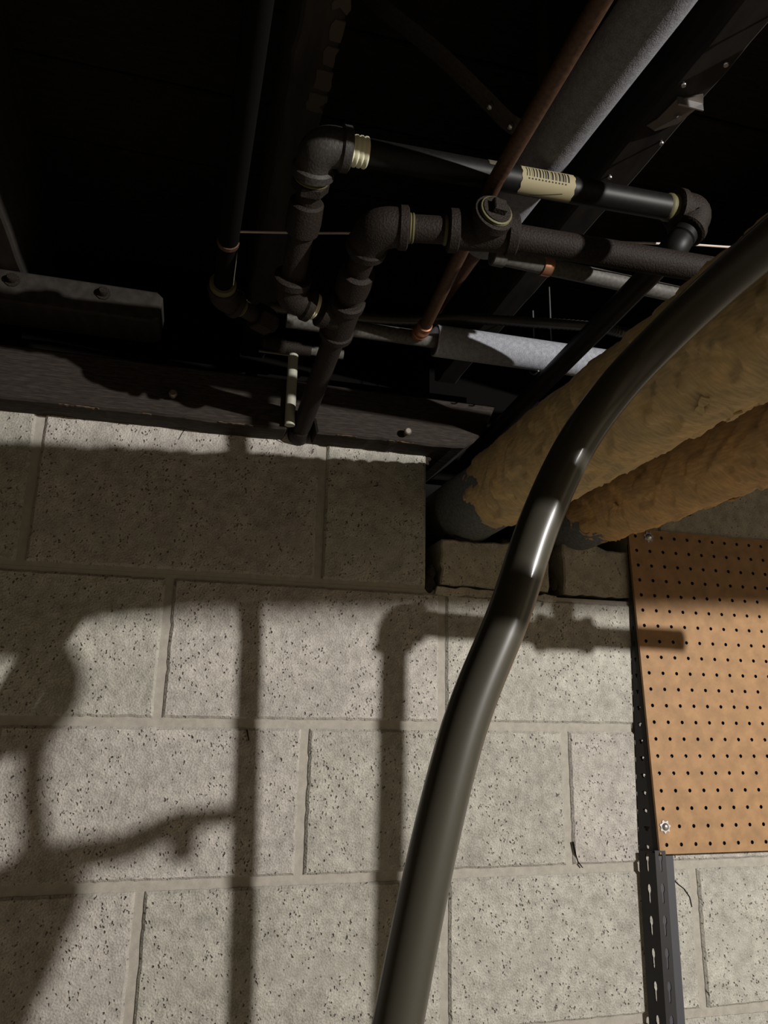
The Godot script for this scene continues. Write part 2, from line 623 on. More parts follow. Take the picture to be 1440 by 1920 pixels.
func timber() -> void:
	# sill beam: lower edge ragged, notched round the iron pipe
	var o := thing("sill_beam", "long dark brown timber beam lying along the top of the block wall, bolt heads near its lower edge", "beam")
	var p := PackedVector2Array([Vector2(-1.6, 0.50), Vector2(-1.6, 0.421)])
	var x := -1.58
	while x < 0.415:
		if absf(x - 0.168) < 0.0185:
			var d := x - 0.168
			p.append(Vector2(x, 0.431 + sqrt(maxf(0.0, 0.019 * 0.019 - d * d))))
			x += 0.0045
		else:
			p.append(Vector2(x, 0.4205 + rng.randf_range(-0.0012, 0.0012)))
			x += rng.randf_range(0.012, 0.024)
			if x > 0.1475 and x < 0.1525:
				x = 0.1495
	p.append_array(PackedVector2Array([Vector2(0.424, 0.423), Vector2(0.440, 0.433), Vector2(0.457, 0.452), Vector2(0.466, 0.470), Vector2(0.478, 0.50)]))
	part(o, "timber", prism(p, -0.16, 0.05, 0.003), M.wood_x)
	for q in [Vector3(-0.021, 0.451, 0.05), Vector3(0.327, 0.434, 0.05)]:
		part(o, "bolt_head", turned(q - Vector3(0, 0, 0.004), q + Vector3(0, 0, 1), [[0.0, 0.0035], [0.014, 0.0035], [0.0141, 0.0062], [0.019, 0.0058], [0.0205, 0.004]], 10), M.steel)
	for i in 6:
		var sx := [-0.17, -0.148, -0.06, 0.045, 0.22, 0.30][i] as float
		var sh := rough(rect(sx, 0.4198, sx + [0.02, 0.03, 0.012, 0.05, 0.03, 0.04][i], 0.4210), 0.004, 0.0005)
		part(o, "splinter", prism(sh, 0.047, 0.052, 0.0003), mat(Color(0.37, 0.31, 0.26), 0.85))
	# plate over the beam, set back; and the rim behind everything
	var pl := thing("top_plate", "set back dark plank lying on top of the sill beam behind the pipes", "plank")
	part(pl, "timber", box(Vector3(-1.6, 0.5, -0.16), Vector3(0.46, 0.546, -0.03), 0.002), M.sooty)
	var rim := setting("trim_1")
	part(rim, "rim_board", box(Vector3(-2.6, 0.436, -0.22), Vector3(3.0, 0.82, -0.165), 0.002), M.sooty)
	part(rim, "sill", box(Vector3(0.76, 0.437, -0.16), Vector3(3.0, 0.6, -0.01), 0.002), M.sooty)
	var lb := thing("ledger_board", "short dark ledger board under the joists at the left edge, two bolts in its face", "board")
	var lp := PackedVector2Array([Vector2(-1.6, 0.548), Vector2(-0.06, 0.5495), Vector2(-0.049, 0.556), Vector2(-0.047, 0.590), Vector2(-0.056, 0.598), Vector2(-1.6, 0.598)])
	part(lb, "timber", prism(lp, 0.006, 0.078, 0.003), M.wood_z)
	for bx in [-0.245, -0.127]:
		var q2 := Vector3(bx, 0.582, 0.074)
		part(lb, "bolt_head", turned(q2, q2 + Vector3(0, 0, 1), [[0.0, 0.010], [0.006, 0.010], [0.0061, 0.006], [0.014, 0.006], [0.016, 0.0045]], 10), M.rust)
	# joists in view
	for j in [[-0.275, "dark floor joist overhead above the ledger board at the far left", 0.3], [0.075, "dark floor joist with chipped lower edge above the left pipe elbow", 0.0], [0.425, "rough floor joist with bent metal clip, right of the long foam covered pipe", 0.0], [0.775, "dark floor joist overhead above the yellow wrapped ducts", 0.0]]:
		var jo := thing("floor_joist", j[1], "joist", Vector3(j[0], 0.6, 0.0), "floor joists")
		# underside wanders: outline drawn in plan, pushed up to the boards
		var plan := PackedVector2Array()
		var z := -0.1
		while z < 4.39:
			plan.append(Vector2(0.04 + rng.randf_range(-0.0015, 0.001), z))
			z += rng.randf_range(0.02, 0.06) if z < 1.3 else 0.3
		plan.append(Vector2(0.04, 4.39))
		plan.append(Vector2(0.0, 4.39))
		z = 4.0
		while z > -0.1:
			plan.append(Vector2(rng.randf_range(-0.001, 0.0025), z))
			z -= rng.randf_range(0.02, 0.05) if z < 1.3 else 0.3
		plan.append(Vector2(0.0, -0.1))
		part(jo, "timber", prism(plan, -0.19, 0.0, 0.003, Transform3D(Basis(Vector3.RIGHT, Vector3.BACK, Vector3.DOWN), Vector3.ZERO)), M.wood_z)
		if j[0] == 0.425:
			# bent tin clip and nail heads under it
			part(jo, "metal_clip", prism(PackedVector2Array([Vector2(0.006, 0.545), Vector2(0.018, 0.541), Vector2(0.034, 0.556), Vector2(0.041, 0.585), Vector2(0.034, 0.594), Vector2(0.014, 0.582), Vector2(0.011, 0.555)]), -0.001, 0.0015, 0.0003, Transform3D(Basis(Vector3.RIGHT, Vector3.BACK, Vector3.DOWN), Vector3.ZERO)), M.steel, "bent bright metal clip")
			part(jo, "clip_lip", box(Vector3(0.013, -0.009, 0.583), Vector3(0.041, 0.0, 0.585), 0.0003), M.zinc)
			for q3 in [Vector3(0.03, 0, 0.63), Vector3(0.008, 0, 0.60), Vector3(0.033, 0, 0.53), Vector3(0.010, 0, 0.47), Vector3(0.034, 0, 0.68), Vector3(0.028, 0, 0.565)]:
				part(jo, "nail", turned(q3 + Vector3(0, 0.002, 0), q3 - Vector3(0, 1, 0), [[0.0, 0.0012], [0.005, 0.0012], [0.0051, 0.0026], [0.0062, 0.0022]], 8), M.zinc)
		if j[0] == 0.075:
			for k in 7:
				var zz := 0.47 + k * 0.028
				part(jo, "chipped_edge", prism(rough(rect(0.030 - rng.randf() * 0.008, zz, 0.0405, zz + 0.022), 0.006, 0.002), -0.001, 0.0012, 0.0003, Transform3D(Basis(Vector3.RIGHT, Vector3.BACK, Vector3.DOWN), Vector3.ZERO)), mat(Color(0.25, 0.22, 0.19), 0.9))

# ---------------------------------------------------------------- pegboard and its upright
func pegboard() -> void:
	var o := thing("pegboard", "tan perforated hardboard panel leaning on the block wall at right, rows of round holes", "pegboard", Vector3(0.737, -0.1797, 0.0335))
	o.rotation.x = -asin(0.026 / 0.457)
	var pitch := 0.0254
	var R := 0.0029
	var T := 0.005
	var cols := 24
	var rws := 20
	var st := SurfaceTool.new()
	st.begin(Mesh.PRIMITIVE_TRIANGLES)
	var cells := []
	for cy in rws:
		for cx in cols:
			cells.append(Vector2((cx + 0.5) * pitch, (cy + 0.5) * pitch))
	var N := 12
	for c in cells:
		for i in N:
			var d0 := Vector2.from_angle(TAU * i / N)
			var d1 := Vector2.from_angle(TAU * (i + 1) / N)
			var s0: Vector2 = c + d0 / maxf(absf(d0.x), absf(d0.y)) * pitch * 0.5
			var s1: Vector2 = c + d1 / maxf(absf(d1.x), absf(d1.y)) * pitch * 0.5
			var h0: Vector2 = c + d0 * R
			var h1: Vector2 = c + d1 * R
			var quads := [[s0, s1, h1, h0, 0.0, 0.0]]
			# the square's corner lies between two spokes
			if absf(s0.x - s1.x) > 1e-6 and absf(s0.y - s1.y) > 1e-6:
				var k := Vector2(s0.x if absf(absf(s0.x - c.x) - pitch * 0.5) < 1e-6 else s1.x, s0.y if absf(absf(s0.y - c.y) - pitch * 0.5) < 1e-6 else s1.y)
				st.set_normal(Vector3(0, 0, 1))
				for q in [s0, s1, k]:
					st.add_vertex(Vector3(q.x, q.y, 0))
			for q in quads:
				st.set_normal(Vector3(0, 0, 1))
				for v in [q[0], q[2], q[1], q[0], q[3], q[2]]:
					st.add_vertex(Vector3(v.x, v.y, 0))
			for v in [[h0, 0.0, d0], [h1, 0.0, d1], [h1, -T, d1], [h0, 0.0, d0], [h1, -T, d1], [h0, -T, d0]]:
				st.set_normal(Vector3(-v[2].x, -v[2].y, 0))
				st.add_vertex(Vector3(v[0].x, v[0].y, v[1]))
	var w := cols * pitch
	var h := rws * pitch
	for e in [[Vector2(0, 0), Vector2(w, 0), Vector3(0, -1, 0)], [Vector2(w, 0), Vector2(w, h), Vector3(1, 0, 0)], [Vector2(w, h), Vector2(0, h), Vector3(0, 1, 0)], [Vector2(0, h), Vector2(0, 0), Vector3(-1, 0, 0)]]:
		st.set_normal(e[2])
		for v in [[e[0], 0.0], [e[1], 0.0], [e[1], -T], [e[0], 0.0], [e[1], -T], [e[0], -T]]:
			st.add_vertex(Vector3(v[0].x, v[0].y, v[1]))
	part(o, "board", st.commit(), M.peg)
	for s in [Vector2(0.5, 1.5), Vector2(1.5, 19.5)]:
		var at := Vector3(s.x * pitch, s.y * pitch, 0)
		var star := PackedVector2Array()
		for i in 28:
			star.append(Vector2.from_angle(TAU * i / 28) * (0.0098 if i % 4 < 2 else 0.0074))
		var wm := part(o, "star_washer", prism(star, 0.0, 0.0012, 0.0003, Transform3D(Basis(), at)), M.zinc, "bright star washer")
		part(wm, "screw_head", turned(at + Vector3(0, 0, 0.0005), at + Vector3(0, 0, 1), [[0.0, 0.0056], [0.0015, 0.0056], [0.003, 0.0048], [0.0042, 0.003], [0.0046, 0.0008]], 14), M.zinc)

# sheet strip between two edges, with key-shaped slots really cut through
func slotted(f: Callable, y0: float, y1: float, pitch: float, first: float, w: float, long_: float) -> ArrayMesh:
	var st := SurfaceTool.new()
	st.begin(Mesh.PRIMITIVE_TRIANGLES)
	var nrm: Vector3 = (f.call(1.0, y0) - f.call(0.0, y0)).cross(Vector3.UP).normalized()
	if nrm.z < 0:
		nrm = -nrm
	for layer in 2:
		var off := nrm * (-0.0018 * layer)
		var halves := []
		var y := y0
		var k := 0
		while y < y1 - 1e-5:
			var ye := minf(y1, first + (k + 0.5) * pitch)
			var cyy := first + k * pitch
			if ye <= y:
				k += 1
				continue
			var key := []
			if cyy + long_ * 0.5 < y1 and cyy - long_ * 0.5 > y0:
				key = [[0.28, -0.5], [0.5, -0.38], [0.5, 0.02], [1.0, 0.16], [0.95, 0.36], [0.5, 0.5]]
			for s in [-1.0, 1.0]:
				var pl := PackedVector2Array([Vector2(0.5 + 0.5 * s, y), Vector2(0.5 + 0.5 * s, ye), Vector2(0.5, ye)])
				for q in range(key.size() - 1, -1, -1):
					if q == key.size() - 1:
						pl.append(Vector2(0.5, cyy + 0.5 * long_))
					pl.append(Vector2(0.5 + s * w * 0.5 * key[q][0], cyy + key[q][1] * long_))
				if key.size():
					pl.append(Vector2(0.5, cyy - 0.5 * long_))
				pl.append(Vector2(0.5, y))
				halves.append(pl)
			y = ye
			k += 1
		for pl in halves:
			var t = Geometry2D.triangulate_polygon(pl)
			var face := nrm if layer == 0 else -nrm
			for i in range(0, t.size(), 3):
				var tri := PackedVector3Array()
				for k2 in 3:
					tri.append(f.call(pl[t[i + k2]].x, pl[t[i + k2]].y) + off)
				if (tri[1] - tri[0]).cross(tri[2] - tri[0]).dot(face) > 0:
					tri.reverse()
				for q2 in tri:
					st.set_normal(face)
					st.add_vertex(q2)
	return st.commit()

func upright() -> void:
	var o := thing("slotted_upright", "black steel slotted upright running up the wall along the left edge of the pegboard", "upright")
	# lower length: two slotted faces and a plain flank turned to the light
	var lo := -0.75
	part(o, "side_flange", slotted(func(s: float, y: float) -> Vector3: return Vector3(lerpf(0.7195, 0.7285, s), y, lerpf(0.004, 0.033, s)), lo, -0.178, 0.043, -0.193 - 13 * 0.043, 0.20, 0.026), M.post)
	part(o, "front_flange", slotted(func(s: float, y: float) -> Vector3: return Vector3(lerpf(0.7285, 0.7455, s), y, lerpf(0.033, 0.0345, s)), lo, -0.1745, 0.043, -0.190 - 13 * 0.043, 0.36, 0.027), M.post)
	# grey strip screwed flat to the wall behind the angle
	part(o, "wall_strip", box(Vector3(0.747, lo, -0.0005), Vector3(0.781, -0.176, 0.0025), 0.0006), mat(Color(0.28, 0.28, 0.30), 0.45), "dull grey strip")
	# upper length: only its side flange shows past the board
	part(o, "upper_flange", slotted(func(s: float, y: float) -> Vector3:
		var z := 0.0285 - 0.0576 * (y + 0.18)
		return Vector3(lerpf(0.7365 - maxf(z, 0.004) * 0.5, 0.7362, s), y, lerpf(0.002, z, s)), -0.178, 0.30, 0.0254, -0.172, 0.34, 0.0065), M.post)

# ---------------------------------------------------------------- ducts and tube
func duct(cx: float, cy: float, r: float, z0: float, z1: float, sd: int, flare: float, label: String, m: Material, coll: Vector3) -> void:
	var o := thing("wrapped_duct", label, "duct", Vector3(cx, cy, 0.0), "wrapped ducts")
	var n := noise(8.0, 2, sd)
	var pts := PackedVector3Array()
	var rr := PackedFloat32Array()
	var steps := 420
	for i in steps + 1:
		var t := pow(float(i) / steps, 1.25)
		var z := lerpf(z0, z1, t)
		pts.append(Vector3(0, 0, z))
		rr.append(r * (1.0 - flare * exp(-(z - z0) / 0.045)))
	var shape := func(s: float, th: float) -> float:
		var edge := n.get_noise_3d(s * 0.8, cos(th) * 0.16, sin(th) * 0.16)
		var f := s / 0.052 + th / TAU * 2.0 + edge * 1.1
		var lap := pow(1.0 - (f - floorf(f)), 1.3)
		var g := s / 0.019 - sin(th + s * 4.0) * 0.9 + edge * 2.0
		return 0.0042 * lap + 0.0018 * pow(absf(sin(g * PI)), 6.0) * clampf(n.get_noise_3d(s * 1.7, cos(th) * 0.25, 5.0) * 3.0 + 0.4, 0.0, 1.0) + 0.0032 * edge
	part(o, "wrap", smooth_sheet(pts, rr, 72, shape), m)
	part(o, "collar", turned(Vector3(coll.x, coll.y, -0.16), Vector3(0, 0, z0 + 0.1), [[0.0, coll.z], [0.13, coll.z], [0.132, coll.z + 0.0015], [0.14, coll.z + 0.0015], [0.142, coll.z], [0.26 + z0, coll.z - 0.003]], 40), M.collar, "grey sheet metal collar")
	for k in 5:   # loose flaps and torn tape along the seams
		var z := rng.randf_range(0.15, 0.9)
		var th := rng.randf_range(3.6, 5.6)
		var c := Vector3(cos(th), sin(th), 0) * (r + 0.0035) + Vector3(0, 0, z)
		var fl := rough(rect(-0.014, -0.004, 0.016, 0.004), 0.005, 0.0012)
		part(o, "loose_flap", prism(fl, -0.0015, 0.0009, 0.0004, facing(Vector3(cos(th), sin(th), 0), c) * Transform3D(Basis(Vector3.BACK, 0.5), Vector3.ZERO)), m)

# like sweep, with normals taken from the finished surface
func smooth_sheet(pts: PackedVector3Array, rr: PackedFloat32Array, segs: int, shape: Callable) -> ArrayMesh:
	var st := SurfaceTool.new()
	st.begin(Mesh.PRIMITIVE_TRIANGLES)
	st.set_smooth_group(0)
	for i in pts.size():
		for j in segs:
			var th := TAU * j / segs
			var r: float = rr[i] + shape.call(pts[i].z, th)
			st.add_vertex(pts[i] + Vector3(cos(th), sin(th), 0) * r)
	for i in pts.size() - 1:
		for j in segs:
			var a := i * segs + j
			var b := i * segs + (j + 1) % segs
			var c := a + segs
			var d := b + segs
			for q in [a, c, b, b, c, d]:
				st.add_index(q)
	st.generate_normals()
	return st.commit()

func ducts() -> void:
	duct(0.470, 0.350, 0.060, 0.075, 1.40, 4, 0.06, "upper yellow wrapped round duct entering the wall beside the beam, grey collar at its end", M.wrap, Vector3(-0.021, -0.010, 0.0565))
	duct(0.650, 0.338, 0.053, 0.030, 1.40, 8, 0.12, "lower brownish wrapped round duct behind the upper one, passing above the pegboard", M.wrap2, Vector3(-0.006, -0.003, 0.0525))

func vinyl_tube() -> void:
	var o := thing("vinyl_tube", "glossy olive grey vinyl tube hanging down in front of the block wall", "tube")
	var path := smooth_path([Vector3(0.392, 0.352, 1.30), Vector3(0.388, 0.345, 0.95), Vector3(0.382, 0.338, 0.80), Vector3(0.374, 0.327, 0.70), Vector3(0.359, 0.306, 0.64), Vector3(0.333, 0.272, 0.611), Vector3(0.301, 0.224, 0.600), Vector3(0.270, 0.162, 0.599), Vector3(0.244, 0.095, 0.600), Vector3(0.206, 0.006, 0.600), Vector3(0.171, -0.132, 0.600), Vector3(0.145, -0.28, 0.600), Vector3(0.125, -0.55, 0.60), Vector3(0.13, -0.95, 0.62), Vector3(0.16, -1.48, 0.66)], 10)
	part(o, "tube", sweep(path, evenr(path.size(), 0.0152), 32), M.vinyl)

# ---------------------------------------------------------------- iron pipes
const PR := 0.0133
func gas_run() -> void:
	var o := thing("iron_pipe_run", "threaded iron pipe assembly with elbows and a tee, hanging under the joists beside the wall", "pipes")
	var E1 := Vector3(0.107, 0.535, 0.501)
	var E2 := Vector3(0.525, 0.555, 0.493)
	var EL := Vector3(0.106, 0.470, 0.338)
	var RT := Vector3(0.170, 0.465, 0.318)
	var RW := Vector3(0.168, 0.431, 0.0)
	var EB := Vector3(0.172, 0.488, 0.461)
	var LW := Vector3(0.473, 0.447, 0.0)
	var dx := (E2 - E1).normalized()
	# new black length with tape on its threads and the stock label
	part(o, "pipe", bar(E1 + dx * 0.046, E2 - dx * 0.040, PR), M.black_pipe, "clean black pipe")
	part(o, "thread_tape", thread_mesh(E1 + dx * 0.028, E1 + dx * 0.0475, 0.0140, 4), M.tape, "white thread sealant on the left end")
	part(o, "thread_tape", thread_mesh(E2 - dx * 0.041, E2 - dx * 0.028, 0.0140, 2), M.dope, "pale yellow thread sealant on the right end")
	part(o, "stock_label", label_patch(E1 + dx * 0.203, E1 + dx * 0.262, PR + 0.0004), M.sticker, "torn paper label with bar code")
	part(o, "label_scrap", label_patch(E1 + dx * 0.168, E1 + dx * 0.190, PR + 0.0004, 0.7), mat(Color(0.30, 0.28, 0.23), 0.7))
	var d1 := (EL - E1).normalized()
	part(o, "elbow", elbow_mesh(E1, dx, d1, 0.0182, 0.031, 0.0208), M.fitting)
	# leg back to the old pipe
	part(o, "thread_tape", thread_mesh(E1 + d1 * 0.030, E1 + d1 * 0.036, 0.0165, 2), M.dope)
	part(o, "hex_bushing", prism(hexagon(0.0185), 0.036, 0.047, 0.0015, facing(d1, E1)), M.rust)
	part(o, "nipple", bar(E1 + d1 * 0.045, E1 + d1 * 0.062, 0.0125), M.rust)
	part(o, "coupling", turned(E1, EL, [[0.058, 0.0145], [0.060, 0.0172], [0.080, 0.0182], [0.092, 0.0172], [0.094, 0.0135]]), M.rust)
	part(o, "pipe", bar(E1 + d1 * 0.09, EL - d1 * 0.025, PR), M.rust)
	var dl := (RT - EL).normalized()
	part(o, "elbow", elbow_mesh(EL, -d1, dl, 0.0178, 0.028, 0.0205), M.rust)
	part(o, "thread_tape", thread_mesh(EL + dl * 0.028, EL + dl * 0.034, 0.0140, 2), M.tape)
	part(o, "nipple", bar(EL + dl * 0.03, RT - dl * 0.02, PR), M.rust)
	# right elbow and its leg down into the wall opening
	var S2 := Vector3(0.494, 0.506, 0.489)
	var dd := (S2 - E2).normalized()
	var d2 := (LW - S2).normalized()
	part(o, "elbow", elbow_mesh(E2, -dx, dd, 0.0182, 0.031, 0.0210), M.rust)
	part(o, "pipe", bar(S2 + d2 * 0.02, LW + d2 * 0.06, PR), M.black_pipe)
	part(o, "street_elbow", elbow_mesh(S2, -dd, d2, 0.0140, 0.026, 0.0150), M.black_pipe)
	# old rusty main out of the wall
	var dm := (EB - RT).normalized()
	var dw := (RW - RT).normalized()
	part(o, "tee", turned(RT - dm * 0.034, RT + dm, [[0.0, 0.0185], [0.0015, 0.0205], [0.009, 0.0205], [0.0105, 0.0182], [0.056, 0.0182], [0.0575, 0.0205], [0.066, 0.0205], [0.0675, 0.018]]), M.rust)
	part(o, "tee_branch", turned(RT, EL, [[0.0, 0.0178], [0.018, 0.0178], [0.0195, 0.0205], [0.028, 0.0205], [0.029, 0.018]]), M.rust)
	part(o, "pipe", bar(RT + dw * 0.03, RW + dw * 0.003, PR + 0.0004), M.rust, "rusty pipe entering the wall below the beam")
	part(o, "wall_sleeve", turned(RW, RT, [[0.0, 0.0165], [0.001, 0.0172], [0.026, 0.0172], [0.030, 0.0140]]), M.rust)
	part(o, "nipple", bar(RT + dm * 0.03, EB - dm * 0.02, PR), M.rust)
	part(o, "coupling", turned(RT + dm * 0.046, EB, [[0.0, 0.0150], [0.002, 0.0188], [0.016, 0.0196], [0.033, 0.0188], [0.035, 0.0145]], 24), M.rust)
	var T := Vector3(0.277, 0.488, 0.482)
	var R1 := Vector3(0.335, 0.4853, 0.4875)
	var dt := (T - EB).normalized()
	part(o, "elbow", elbow_mesh(EB, -dm, dt, 0.0192, 0.034, 0.0214), M.rust)
	part(o, "thread_tape", thread_mesh(EB + dt * 0.034, EB + dt * 0.0395, 0.0142, 2), M.dope)
	part(o, "nipple", bar(EB + dt * 0.03, T - dt * 0.03, PR), M.rust)
	part(o, "thread_tape", thread_mesh(T - dt * 0.038, T - dt * 0.034, 0.0142, 1), M.dope)
	part(o, "tee", turned(T - dt * 0.034, T + dt, [[0.0, 0.0185], [0.0015, 0.0212], [0.010, 0.0212], [0.0115, 0.0182], [0.058, 0.0182], [0.0595, 0.0212], [0.068, 0.0212], [0.070, 0.0185]]), M.rust)
	var db := Vector3(0.1, 0.12, 1.0).normalized()
	part(o, "tee_branch", turned(T, T + db, [[0.0, 0.0178], [0.018, 0.0178], [0.0195, 0.0205], [0.028, 0.0205], [0.0285, 0.0142]]), M.rust)
	part(o, "thread_tape", thread_mesh(T + db * 0.0282, T + db * 0.0325, 0.0162, 2), M.dope, "yellow thread dope round the plugged branch")
	part(o, "plug_body", bar(T + db * 0.02, T + db * 0.0336, 0.0147), M.rust)
	part(o, "plug", prism(rect(-0.0065, -0.0065, 0.0065, 0.0065), 0.03, 0.041, 0.001, facing(db, T)), M.rust)
	var R2 := Vector3(1.25, 0.4435, 0.574)
	var dr := (R2 - R1).normalized()
	dt = (R2 - T).normalized()
	part(o, "pipe", bar(T + dt * 0.03, R2, PR + 0.0002), M.rust, "long rusty pipe running right under the joists")
	part(o, "cap", turned(R2, R2 + dr, [[-0.012, PR + 0.001], [-0.011, 0.0185], [0.006, 0.0185], [0.012, 0.014], [0.015, 0.005]]), M.rust)

# patch of paper round the front of a pipe
func label_patch(a: Vector3, b: Vector3, r: float, span := 2.6) -> ArrayMesh:
	var d := (b - a).normalized()
	var up := (Vector3.UP - d * Vector3.UP.dot(d)).normalized()
	var fr := d.cross(up).normalized()
	var v := PackedVector3Array()
	var n := PackedVector3Array()
	var uv := PackedVector2Array()
	var ix := PackedInt32Array()
	var K := 16
	var L := 8
	for i in K + 1:
		var th := lerpf(0.8, 0.8 - span, float(i) / K)
		var o := up * sin(th) + fr * cos(th)
		for j in L + 1:
			var t := float(j) / L
			var ragged := 0.0
			if j == 0 or j == L:
				ragged = 0.0006 * sin(i * 1.7 + j)
			v.append(a.lerp(b, t) + d * ragged + o * r)
			n.append(o)
			uv.append(Vector2(t, float(i) / K))
	for i in K:
		for j in L:
			var q := i * (L + 1) + j
			ix.append_array([q, q + 1, q + L + 1, q + 1, q + L + 2, q + L + 1])
	return arr(v, n, uv, ix)

func branch_run() -> void:
	# thinner iron line further left
	var o := thing("thin_iron_pipe", "thin black iron pipe at left running toward the wall, with paper tag and elbow", "pipe")
	var A := Vector3(0.047, 0.5, 1.30)
	var B := Vector3(0.033, 0.5, 0.262)
	var C := Vector3(0.085, 0.499, 0.225)
	part(o, "pipe", bar(A, B, 0.0107), M.sooty)
	var d := (B - A).normalized()
	var dc := (C - B).normalized()
	part(o, "thread_tape", thread_mesh(B - d * 0.032, B - d * 0.024, 0.0150, 2), M.dope)
	part(o, "elbow", elbow_mesh(B, -d, dc, 0.0150, 0.026, 0.0172), M.rust)
	part(o, "nipple", bar(B + dc * 0.02, C + dc * 0.02, 0.0107), M.rust)
	part(o, "thread_tape", thread_mesh(B + dc * 0.026, B + dc * 0.032, 0.0115, 2), M.dope)
	part(o, "union_nut", prism(hexagon(0.0175), 0.052, 0.078, 0.0015, facing(dc, B)), M.rust)
	part(o, "paper_tag", box(Vector3(0.0445, 0.492, 0.305), Vector3(0.0452, 0.508, 0.355), 0.0001), M.tape, "pale paper tag")
	part(o, "copper_clip", turned(B - d * 0.115, A, [[-0.003, 0.0108], [-0.0028, 0.0118], [0.0028, 0.0118], [0.003, 0.0108]], 20), M.copper)
	# pale conduit in front of the beam, teed to a short grey bar
	var g := thing("grey_stub_pipe", "short pale grey vertical pipe in front of the beam, partly behind the rusty pipe", "pipe")
	var top := Vector3(0.1464, 0.540, 0.0585)
	part(g, "riser", bar(top, Vector3(0.1468, 0.424, 0.0585), 0.0076), M.pale_pipe)
	part(g, "tee", bar(Vector3(0.134, 0.547, 0.0625), Vector3(0.172, 0.547, 0.0625), 0.0105), M.rust)
	part(g, "cross_bar", bar(Vector3(0.172, 0.5465, 0.0625), Vector3(0.222, 0.546, 0.064), 0.0075), M.grey_pipe)
	part(g, "valve_body", turned(Vector3(0.136, 0.547, 0.0625), Vector3(0, 0.547, 0.0625), [[0.0, 0.009], [0.004, 0.0125], [0.02, 0.0135], [0.036, 0.0115], [0.038, 0.007]]), M.rust)
	part(g, "valve_lever", box(Vector3(0.094, 0.530, 0.066), Vector3(0.140, 0.5335, 0.069), 0.0008), M.steel)

